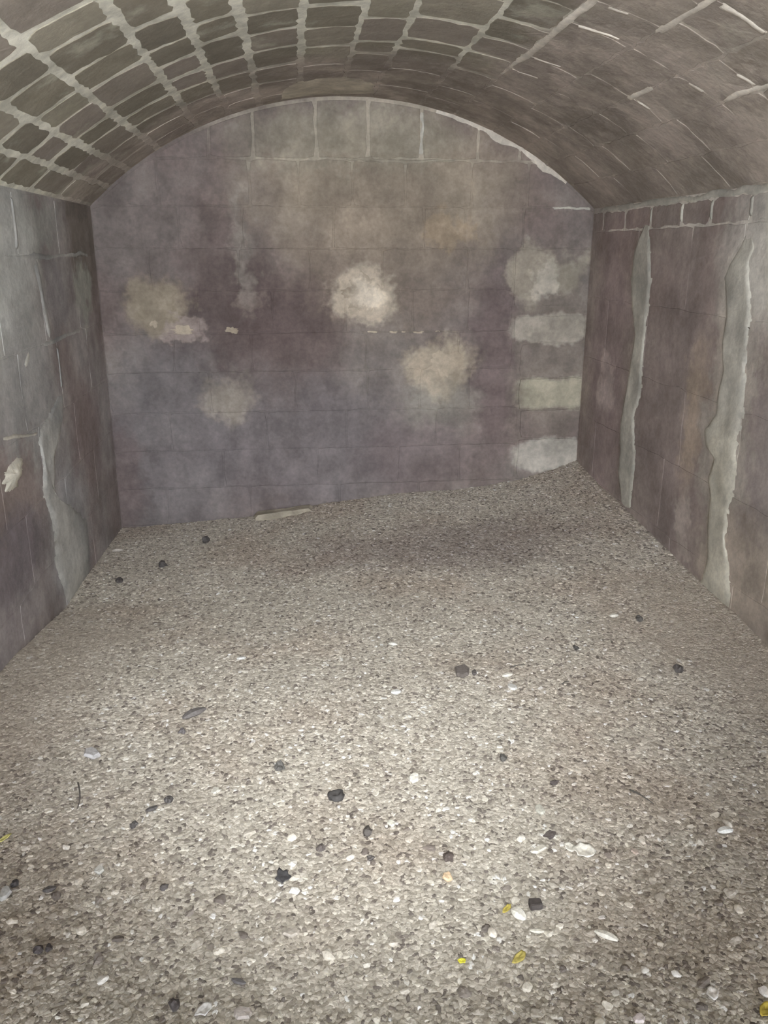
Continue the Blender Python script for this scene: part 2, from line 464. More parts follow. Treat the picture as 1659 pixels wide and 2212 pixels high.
for k, heads in enumerate(HEADS):
    ys = list(heads); y = ys[0]
    while y > 1.0:
        y -= random.uniform(0.26, 0.42); ys.insert(0, y)
    ys.append(YB + 0.005)
    s0, s1 = S_LINES[k], S_LINES[k + 1]
    for a, b in zip(ys, ys[1:]):
        left = s0 < 0.1
        g = random.uniform(0.012, 0.021) if s0 < -0.4 else random.uniform(0.008, 0.014) if s0 < 0.5 else random.uniform(0.002, 0.005)
        gy = random.uniform(0.011, 0.022) if s0 < -0.4 else random.uniform(0.010, 0.019) if s0 < 0.5 else random.uniform(0.002, 0.005)
        lean = random.gauss(0, 0.012)
        pts = [(u, v + lean * (u - s0) / (s1 - s0)) for u, v in outline(s0 + g, s1 - g, a + gy, b - gy, 26, 0.0036, 0.02)]
        pts = [(u, min(v, YB - 0.002)) for u, v in pts]
        block('stone', pts, on_vault, m_vault, ceiling, random.uniform(0.0012, 0.0028) if s0 < 0.5 else random.uniform(0.0015, 0.003), 0.001, 0.012, 0.35)

# ------------------------------------------------------------ back wall blocks
def back_row(z0, z1, xs, mat, gap=0.0028, proud=0.004):
    for a, b in zip(xs, xs[1:]):
        g = gap * random.uniform(0.7, 1.3)
        pts = outline(a + g, b - g, z0 + g, z1 - g, 22, 0.0025, 0.018)
        pts = [(min(max(u, XL + 0.004), XR - 0.004), v) for u, v in pts]
        fit = []
        for u, v in pts:
            while arch_z(u) - 0.02 < z0 + g: u += 0.01 if u < XC else -0.01
            fit.append((u, min(v, arch_z(u) - 0.02)))
        pts = fit
        hh = max(p[1] for p in pts) - z0
        if hh < 0.06: continue
        block('stone_block', pts, on_back, mat, wall_back, proud * random.uniform(0.6, 1.4), 0.0015, 0.01, 0.1)
back_row(1.99, 2.32, [-0.85, -0.43, -0.19, 0.15, 0.44, 0.74, 1.06, 1.3, 1.6], m_back, 0.009, 0.005)
back_row(1.745, 1.99, [XL, -0.72, -0.22, 0.05, 0.35, 0.65, 1.03, 1.36, XR], m_back, 0.004)
back_row(1.52, 1.745, [XL, -0.62, -0.27, 0.24, 0.76, 1.0, 1.34, XR], m_back)
back_row(1.29, 1.52, [XL, -0.8, -0.3, 0.1, 0.52, 1.02, 1.3], m_back)
back_row(1.05, 1.29, [XL, -0.55, -0.12, 0.3, 0.7, 1.03, 1.3], m_back)
back_row(0.83, 1.05, [XL, -0.7, -0.25, 0.42, 0.98, 1.31], m_back)
back_row(0.59, 0.83, [XL, -0.5, 0.0, 0.43, 0.75, 1.05, 1.35], m_back)
back_row(0.36, 0.59, [XL, -0.75, -0.18, 0.3, 0.85, 1.36], m_back)
back_row(0.13, 0.36, [XL, -0.45, 0.12, 0.62, 1.0, 1.36], m_back)
back_row(-0.1, 0.13, [XL, -0.8, -0.3, 0.25, 0.75, 1.3, XR], m_back)
back_row(-0.35, -0.1, [XL, -0.55, 0.1, 0.8, XR], m_back)
for z0, z1, x0, mt in ((1.19, 1.52, 1.3, m_back), (1.14, 1.19, 1.32, m_back), (0.975, 1.14, 1.31, m_back), (0.765, 0.975, 1.36, m_back),
                       (0.57, 0.765, 1.36, m_back), (0.385, 0.57, 1.38, m_back), (0.13, 0.385, 1.37, m_back)):
    back_row(z0, z1, [x0, XR], mt, 0.004, 0.006)
for cu, cv, ru, rv, rise in ((0.42, 1.27, 0.13, 0.12, 0.02), (-0.64, 1.07, 0.07, 0.035, 0.012), (-0.8, 1.11, 0.035, 0.03, 0.01), (0.9, 0.86, 0.13, 0.1, 0.015), (-0.36, 1.07, 0.05, 0.02, 0.01)):
    crust('salt_crust', cu, cv, ru, rv, on_back, m_salt, wall_back, rise * 0.5 + 0.004, cu * 3)
seam('mortar_seam', [(x, arch_z(x) - 0.012 + random.gauss(0, 0.006)) for x in np.arange(0.8, 1.62, 0.05)], 0.05, on_back, m_joint, wall_back, 0.02)
for xa, xb in ((0.42, 0.5), (0.55, 0.62), (0.63, 0.66), (0.68, 0.78), (0.83, 0.87)):
    seam('mortar_seam', [(x, 1.05 + random.gauss(0, 0.004)) for x in np.linspace(xa, xb, 4)], 0.02, on_back, m_salt, wall_back, 0.008)
seam('mortar_seam', [(x, 1.99 + random.gauss(0, 0.005)) for x in np.arange(0.3, 1.0, 0.05)], 0.024, on_back, m_cement, wall_back, 0.016)
seam('mortar_seam', [(0.74 + random.gauss(0, 0.003), z) for z in np.arange(2.01, 2.26, 0.04)], 0.026, on_back, m_lime, wall_back, 0.016)
seam('mortar_seam', [(x, 1.745 + random.gauss(0, 0.003)) for x in np.arange(1.5, 1.78, 0.05)], 0.022, on_back, m_lime, wall_back, 0.016)

# ------------------------------------------------------------ side wall blocks
def side_row(z0, z1, ys, place, mat, wall, gap=0.003, proud=0.002):
    for a, b in zip(ys, ys[1:]):
        g = gap * random.uniform(0.7, 1.3)
        pts = outline(a + g, b - g, z0 + g, z1 - g, 22, 0.003, 0.02)
        pts = [(min(u, YB - 0.012), v) for u, v in pts]
        block('stone_block', pts, place, mat, wall, proud, 0.001, 0.01, 0.0)
def fill(known, lo=0.6):
    ys = list(known)
    while ys[0] > lo: ys.insert(0, ys[0] - random.uniform(0.35, 0.6))
    return ys
side_row(1.485, 1.735, fill([3.1, 3.62, 4.25, YB]), on_left, m_left, wall_left, 0.002)
side_row(1.12, 1.485, fill([3.3, 3.87, 4.5, YB]), on_left, m_left, wall_left, 0.002)
side_row(0.8, 1.12, fill([3.45, 4.03, 4.6, YB]), on_left, m_left, wall_left, 0.002)
side_row(0.5, 0.8, fill([3.08, 3.6, 4.2, YB]), on_left, m_left, wall_left, 0.002)
side_row(0.2, 0.5, fill([3.3, 3.9, 4.5, YB]), on_left, m_left, wall_left, 0.002)
side_row(-0.1, 0.2, fill([3.1, 3.7, 4.3, YB]), on_left, m_left, wall_left, 0.002)
side_row(-0.4, -0.1, fill([3.4, 4.0, 4.6, YB]), on_left, m_left, wall_left, 0.002)
side_row(1.61, 1.72, fill([3.0, 3.23, 3.55, 3.83, 4.17, 4.5, 4.83, YB]), on_right, m_right, wall_right, 0.007)
side_row(1.25, 1.61, fill([3.25, 3.7, 4.3, YB]), on_right, m_right, wall_right, 0.002)
side_row(0.9, 1.25, fill([3.2, 4.1, 4.65, YB]), on_right, m_right, wall_right, 0.002)
side_row(0.55, 0.9, fill([3.1, 3.6, 4.2, YB]), on_right, m_right, wall_right, 0.002)
side_row(0.2, 0.55, fill([3.2, 3.75, 4.1, 4.7, YB]), on_right, m_right, wall_right, 0.002)
side_row(-0.15, 0.2, fill([3.0, 3.6, 4.3, YB]), on_right, m_right, wall_right, 0.002)

# lime washed down the right wall in two broad runs, and the pointed joint under the springing
ribbon('lime_run', [(4.22, 1.66), (4.3, 1.57), (4.35, 1.5), (4.37, 1.37), (4.32, 1.23), (4.24, 1.1), (4.27, 0.93), (4.3, 0.78), (4.34, 0.59), (4.31, 0.44), (4.31, 0.34), (4.22, 0.15)],
       [(4.2, 1.66), (4.16, 1.57), (4.13, 1.5), (4.08, 1.38), (4.09, 1.2), (4.1, 1.07), (4.1, 0.93), (4.08, 0.79), (4.15, 0.68), (4.1, 0.54), (4.07, 0.42), (4.08, 0.32), (4.09, 0.15)], on_right, m_lime, wall_right, 0.006, 10, 0.02, 0.012)
ribbon('lime_run', [(3.24, 1.58), (3.28, 1.52), (3.34, 1.46), (3.38, 1.4), (3.33, 1.26), (3.34, 1.14), (3.3, 1.03), (3.32, 0.93), (3.32, 0.84), (3.41, 0.76), (3.36, 0.69), (3.29, 0.67), (3.32, 0.57), (3.28, 0.51), (3.28, 0.4), (3.24, 0.24), (3.27, 0.12), (3.38, 0.04)],
       [(3.22, 1.58), (3.16, 1.52), (3.19, 1.46), (3.14, 1.34), (3.12, 1.24), (3.12, 1.13), (3.1, 1.02), (3.09, 0.88), (3.1, 0.73), (3.08, 0.58), (3.11, 0.45), (3.09, 0.34), (3.03, 0.21), (2.97, 0.04)], on_right, m_lime, wall_right, 0.007, 12, 0.02, 0.014)
VS = [([(0.6, y) for y in np.arange(2.45, 3.78, 0.12)], 0.034), ([(0.826, y) for y in (2.3, 2.4, 2.5, 2.6, 2.7, 2.82)], 0.036), ([(u, 2.43) for u in (0.83, 0.88, 0.93, 0.98, 1.03)], 0.034),
      ([(1.01, 3.18), (1.015, 3.26), (1.014, 3.34), (1.02, 3.44)], 0.03), ([(1.02, 3.4), (1.06, 3.39), (1.12, 3.38)], 0.026), ([(1.18, 2.62), (1.19, 2.72), (1.182, 2.82), (1.18, 2.95)], 0.024),
      ([(1.04, 2.99), (1.09, 2.98), (1.14, 2.97)], 0.026), ([(1.08, 2.74), (1.13, 2.72), (1.18, 2.7)], 0.024), ([(0.63, 2.78), (0.68, 2.77), (0.74, 2.75)], 0.028), ([(0.62, 3.02), (0.68, 3.0), (0.75, 2.98), (0.8, 2.97)], 0.026),
      ([(0.61, 3.52), (0.68, 3.5), (0.75, 3.47)], 0.024), ([(0.61, 3.76), (0.68, 3.74), (0.74, 3.73)], 0.024)]
for ln, wd in VS:
    seam('mortar_seam', [(u + random.gauss(0, 0.004), v + random.gauss(0, 0.004)) for u, v in ln], wd * 1.25, on_vault, m_joint, ceiling, 0.006)
seam('mortar_seam', [(y, 1.728 + random.gauss(0, 0.005)) for y in np.arange(2.3, 4.98, 0.09)], 0.038, on_right, m_lime, wall_right, 0.02)
for y in (4.17, 3.83, 3.55, 3.23):
    seam('mortar_seam', [(y + random.gauss(0, 0.003), z) for z in (1.72, 1.69, 1.66, 1.62)], 0.028, on_right, m_lime, wall_right, 0.015)
# left wall: broken joints and a grey wash at the foot
ribbon('lime_run', [(3.97, 0.88), (3.62, 0.78), (3.57, 0.75), (3.6, 0.64), (3.54, 0.55), (3.58, 0.44), (3.62, 0.32), (3.57, 0.16), (3.7, -0.1)],
       [(4.06, 0.88), (4.0, 0.78), (3.89, 0.68), (3.76, 0.6), (3.71, 0.44), (3.94, 0.35), (4.24, 0.19), (4.22, 0.05), (4.19, -0.1)], on_left, m_lime_grey, wall_left, 0.008, 10, 0.02, 0.012)
seam('mortar_seam', [(3.84, 1.47), (3.87, 1.38), (3.89, 1.3), (3.91, 1.2), (3.95, 1.13)], 0.07, on_left, m_lime_grey, wall_left, 0.016)
seam('mortar_seam', [(3.62, 1.72), (3.63, 1.6), (3.61, 1.5)], 0.04, on_left, m_lime_grey, wall_left, 0.014)
seam('mortar_seam', [(y, 1.485 + random.gauss(0, 0.004)) for y in np.arange(3.65, 4.9, 0.1)], 0.03, on_left, m_lime_grey, wall_left, 0.014)
seam('mortar_seam', [(y, 1.12 + random.gauss(0, 0.005)) for y in np.arange(3.8, 4.5, 0.1)], 0.03, on_left, m_lime_grey, wall_left, 0.014)
seam('mortar_seam', [(4.02, 1.1), (4.03, 1.0), (4.02, 0.88)], 0.022, on_left, m_lime_grey, wall_left, 0.014)
seam('mortar_seam', [(3.15, 0.84), (3.3, 0.82), (3.45, 0.79), (3.6, 0.77)], 0.02, on_left, m_lime, wall_left, 0.014)
seam('mortar_seam', [(3.62, 1.11), (3.56, 1.08), (3.52, 1.05)], 0.035, on_left, m_lime, wall_left, 0.016)
crust('salt_crust', 3.22, 0.69, 0.13, 0.05, on_left, m_lime, wall_left, 0.022, 2.2)
# cement smeared over the crown where the vault meets the back wall
ribbon('cement_patch', [(-0.36, 4.62), (-0.3, 4.5), (-0.2, 4.42), (-0.08, 4.4), (0.03, 4.46), (0.12, 4.62)], [(-0.4, 4.99), (-0.28, 4.99), (-0.18, 4.99), (-0.1, 4.99), (0.0, 4.99), (0.14, 4.9)], on_vault, m_cement_vault, ceiling, 0.003, 6, 0.03, 0.014, 0.003)

# ------------------------------------------------------------ floor and gravel
GRAVEL = [(0.0, C3((94, 88, 83), KG)), (0.06, C3((115, 108, 102), KG)), (0.17, C3((139, 133, 123), KG)), (0.55, C3((158, 152, 142), KG)), (0.88, C3((172, 166, 156), KG)), (0.965, C3((192, 187, 176), KG)), (1.0, C3((216, 212, 203), KG))]
def gravel_material(name, source):
    t = NT(name, 0.85)
    p = t.pos()
    if source == 'bed':
        v = t.node('ShaderNodeTexVoronoi'); t.put(v.inputs['Vector'], p); v.inputs['Scale'].default_value = 85
        sep = t.node('ShaderNodeSeparateColor'); t.put(sep.inputs[0], v.outputs['Color'])
        f = t.map(sep.outputs[0], 0, 1, 0.1, 0.9, False)
        t.bump(t.math('MULTIPLY', v.outputs['Distance'], -1.0), 0.5, 0.006)
    elif source == 'tint':
        f = t.node('ShaderNodeAttribute', attribute_type='INSTANCER', attribute_name='tint').outputs['Fac']
    else:
        f = t.map(t.node('ShaderNodeObjectInfo').outputs['Random'], 0, 1, source[0], source[1], False)
    col = t.ramp(f, GRAVEL)
    big = t.noise(p, 1.6, 4, 0.6)
    col = t.mix(t.math('MULTIPLY', t.map(big, 0.45, 0.65), 0.35), col, t.mul(col, C3((222, 205, 196), 1.0)))
    # damp purplish stain lying in the far gravel
    p2, w = warped(t, 0.5, 4.0)
    st = t.math('MULTIPLY', t.blob(w, (0.75, 4.05, 0.0), (0.75, 0.33, BIG), 0.6), 0.5)
    col = t.mix(st, col, t.mul(col, C3((158, 145, 154), 1.0)))
    dust = t.math('MULTIPLY', t.blob(w, (1.72, 2.85, 0.1), (0.4, 0.55, BIG), 0.5), 0.6)
    dust = t.math('MAXIMUM', dust, t.math('MULTIPLY', t.blob(w, (-1.0, 2.9, 0.1), (0.3, 0.7, BIG), 0.5), 0.5))
    col = t.mix(dust, col, C3((146, 137, 126), KG))
    col = t.mul(col, t.map(t.noise(p, 160, 2), 0.3, 0.7, 0.9, 1.08))
    return t.finish(col)
m_bed = gravel_material('gravel_bed', 'bed')
m_gravel = gravel_material('gravel_pebbles', 'tint')


def height_sheet(name, x0, x1, y0, y1, step, mat, dz=0.0):
    nx, ny_ = int((x1 - x0) / step), int((y1 - y0) / step)
    V = [(x0 + (x1 - x0) * i / nx, y0 + (y1 - y0) * j / ny_, 0) for j in range(ny_ + 1) for i in range(nx + 1)]
    V = [(x, y, zf(x, y) + dz) for x, y, _ in V]
    F = [(j * (nx + 1) + i, j * (nx + 1) + i + 1, (j + 1) * (nx + 1) + i + 1, (j + 1) * (nx + 1) + i) for j in range(ny_) for i in range(nx)]
    return mesh_obj(name, V, F, mat, None, True)
floor = struct(height_sheet('floor', XL, XR, YF, YB, 0.05, m_bed))

gravel = height_sheet('gravel', XL + 0.01, XR - 0.01, 0.95, YB - 0.01, 0.06, m_gravel, 0.0005)
tag(gravel, 'fine mixed grey and brown gravel covering the whole floor', 'gravel'); gravel['kind'] = 'stuff'
def gravel_nodes():
    g = bpy.data.node_groups.new('gravel_scatter', 'GeometryNodeTree')
    g.interface.new_socket('Geometry', in_out='INPUT', socket_type='NodeSocketGeometry')
    g.interface.new_socket('Geometry', in_out='OUTPUT', socket_type='NodeSocketGeometry')
    N, L = g.nodes, g.links
    gi, go = N.new('NodeGroupInput'), N.new('NodeGroupOutput')
    dist = N.new('GeometryNodeDistributePointsOnFaces'); dist.inputs['Density'].default_value = 14500
    L.new(gi.outputs[0], dist.inputs['Mesh'])
    join = N.new('GeometryNodeJoinGeometry')
    for k in range(8):
        ico = N.new('GeometryNodeMeshIcoSphere'); ico.inputs['Radius'].default_value = 1.0; ico.inputs['Subdivisions'].default_value = 2
        nz = N.new('ShaderNodeTexNoise'); nz.noise_dimensions = '4D'; nz.inputs['Scale'].default_value = 0.8; nz.inputs['Detail'].default_value = 1.0
        nz.inputs['W'].default_value = 3.7 * k
        ps = N.new('GeometryNodeInputPosition'); L.new(ps.outputs[0], nz.inputs['Vector'])
        sub = N.new('ShaderNodeVectorMath'); sub.operation = 'SUBTRACT'; sub.inputs[1].default_value = (0.5, 0.5, 0.5); L.new(nz.outputs['Color'], sub.inputs[0])
        sc = N.new('ShaderNodeVectorMath'); sc.operation = 'SCALE'; sc.inputs['Scale'].default_value = 2.2; L.new(sub.outputs[0], sc.inputs[0])
        sp = N.new('GeometryNodeSetPosition'); L.new(ico.outputs['Mesh'], sp.inputs['Geometry']); L.new(sc.outputs[0], sp.inputs['Offset'])
        sm = N.new('GeometryNodeSetMaterial'); sm.inputs['Material'].default_value = m_gravel; L.new(sp.outputs[0], sm.inputs['Geometry'])
        ti = N.new('GeometryNodeGeometryToInstance'); L.new(sm.outputs[0], ti.inputs[0]); L.new(ti.outputs[0], join.inputs[0])
    iop = N.new('GeometryNodeInstanceOnPoints'); iop.inputs['Pick Instance'].default_value = True
    L.new(dist.outputs['Points'], iop.inputs['Points']); L.new(join.outputs[0], iop.inputs['Instance'])
    def rnd(dt, lo, hi, seed):
        r = N.new('FunctionNodeRandomValue'); r.data_type = dt
        names = [s for s in r.inputs if s.enabled and s.name in ('Min', 'Max')]
        names[0].default_value = lo; names[1].default_value = hi
        [s for s in r.inputs if s.name == 'Seed'][0].default_value = seed
        return [s for s in r.outputs if s.enabled][0]
    L.new(rnd('INT', 0, 7, 1), iop.inputs['Instance Index'])
    L.new(rnd('FLOAT_VECTOR', (-0.2, -0.2, 0), (0.2, 0.2, 6.283), 2), iop.inputs['Rotation'])
    s1 = rnd('FLOAT_VECTOR', (0.0045, 0.0038, 0.0013), (0.0104, 0.0082, 0.0028), 3)
    # coarser towards the back
    gp = N.new('GeometryNodeInputPosition'); gs = N.new('ShaderNodeSeparateXYZ'); L.new(gp.outputs[0], gs.inputs[0])
    gm = N.new('ShaderNodeMapRange'); L.new(gs.outputs[1], gm.inputs['Value'])
    for nm, q in (('From Min', 1.7), ('From Max', 3.4), ('To Min', 1.0), ('To Max', 1.45)): gm.inputs[nm].default_value = q
    gv = N.new('ShaderNodeVectorMath'); gv.operation = 'SCALE'; L.new(s1, gv.inputs[0]); L.new(gm.outputs[0], gv.inputs['Scale'])
    L.new(gv.outputs[0], iop.inputs['Scale'])
    st = N.new('GeometryNodeStoreNamedAttribute'); st.data_type = 'FLOAT'; st.domain = 'INSTANCE'
    st.inputs['Name'].default_value = 'tint'
    L.new(iop.outputs[0], st.inputs['Geometry'])
    val = [s for s in st.inputs if s.name == 'Value' and s.enabled][0]
    L.new(rnd('FLOAT', 0.0, 1.0, 4), val)
    L.new(st.outputs[0], go.inputs[0])
    return g
md = gravel.modifiers.new('scatter', 'NODES'); md.node_group = gravel_nodes()

# ------------------------------------------------------------ loose pebbles at the front: one object each, sharing ten meshes
def pebble_mesh(name, seed, flat=0.55, rough=0.5, sub=2):
    bm = bmesh.new(); bmesh.ops.create_icosphere(bm, subdivisions=sub, radius=1.0)
    for v in bm.verts:
        q = 1 + rough * noise.noise(v.co * 0.9 + Vector((seed * 5.3, seed, 0))) + 0.25 * rough * noise.noise(v.co * 2.5 + Vector((seed, 0, seed)))
        v.co *= q; v.co.z *= flat
    me = bpy.data.meshes.new(name); bm.to_mesh(me); bm.free()
    return me
TONES = [((0.0, 0.08), 'dark', 'dark brown-grey pebble among paler gravel at the very front of the floor', 'dark loose pebbles in the nearest gravel'),
         ((0.2, 0.8), 'dull', 'dull grey-buff pebble blending into the gravel at the very front of the floor', 'dull loose pebbles in the nearest gravel'),
         ((0.9, 0.985), 'pale', 'pale cream-grey pebble standing out in the gravel at the very front of the floor', 'pale loose pebbles in the nearest gravel')]
peb = []
for rng, tone, lab, grp in TONES:
    m = gravel_material(tone + '_loose_pebbles', rng); row = []
    for k in range(10):
        me = pebble_mesh('pebble', k + 1 + 0.37 * len(peb), random.uniform(0.4, 0.65), 0.7); me.materials.append(m); row.append(me)
    peb.append(row)
rp = random.Random(21)
taken = []
count = 0
while count < 225:
    y = 1.12 + 0.75 * rp.random() ** 1.5
    half = 0.52 * math.hypot(y, 1.45) * 0.9
    x = 0.106 * y + rp.uniform(-half, half)
    if not (XL + .05 < x < XR - .05): continue
    if any((x - a) ** 2 + (y - b) ** 2 < 0.032 ** 2 for a, b in taken): continue
    taken.append((x, y)); count += 1
    tone = (1, 1, 0, 1, 2, 1, 1, 2, 1, 0)[rp.randrange(10)]
    o = bpy.data.objects.new('pebble', peb[tone][count % 10])
    r = rp.uniform(0.008, 0.0135)
    o.scale = (r * rp.uniform(0.8, 1.3), r * rp.uniform(0.7, 1.0), r)
    o.rotation_euler = (rp.gauss(0, .12), rp.gauss(0, .12), rp.uniform(0, 6.28))
    o.location = (x, y, zf(x, y) + r * 0.3)
    tag(o, TONES[tone][2], 'pebble', TONES[tone][3])
    link(o)

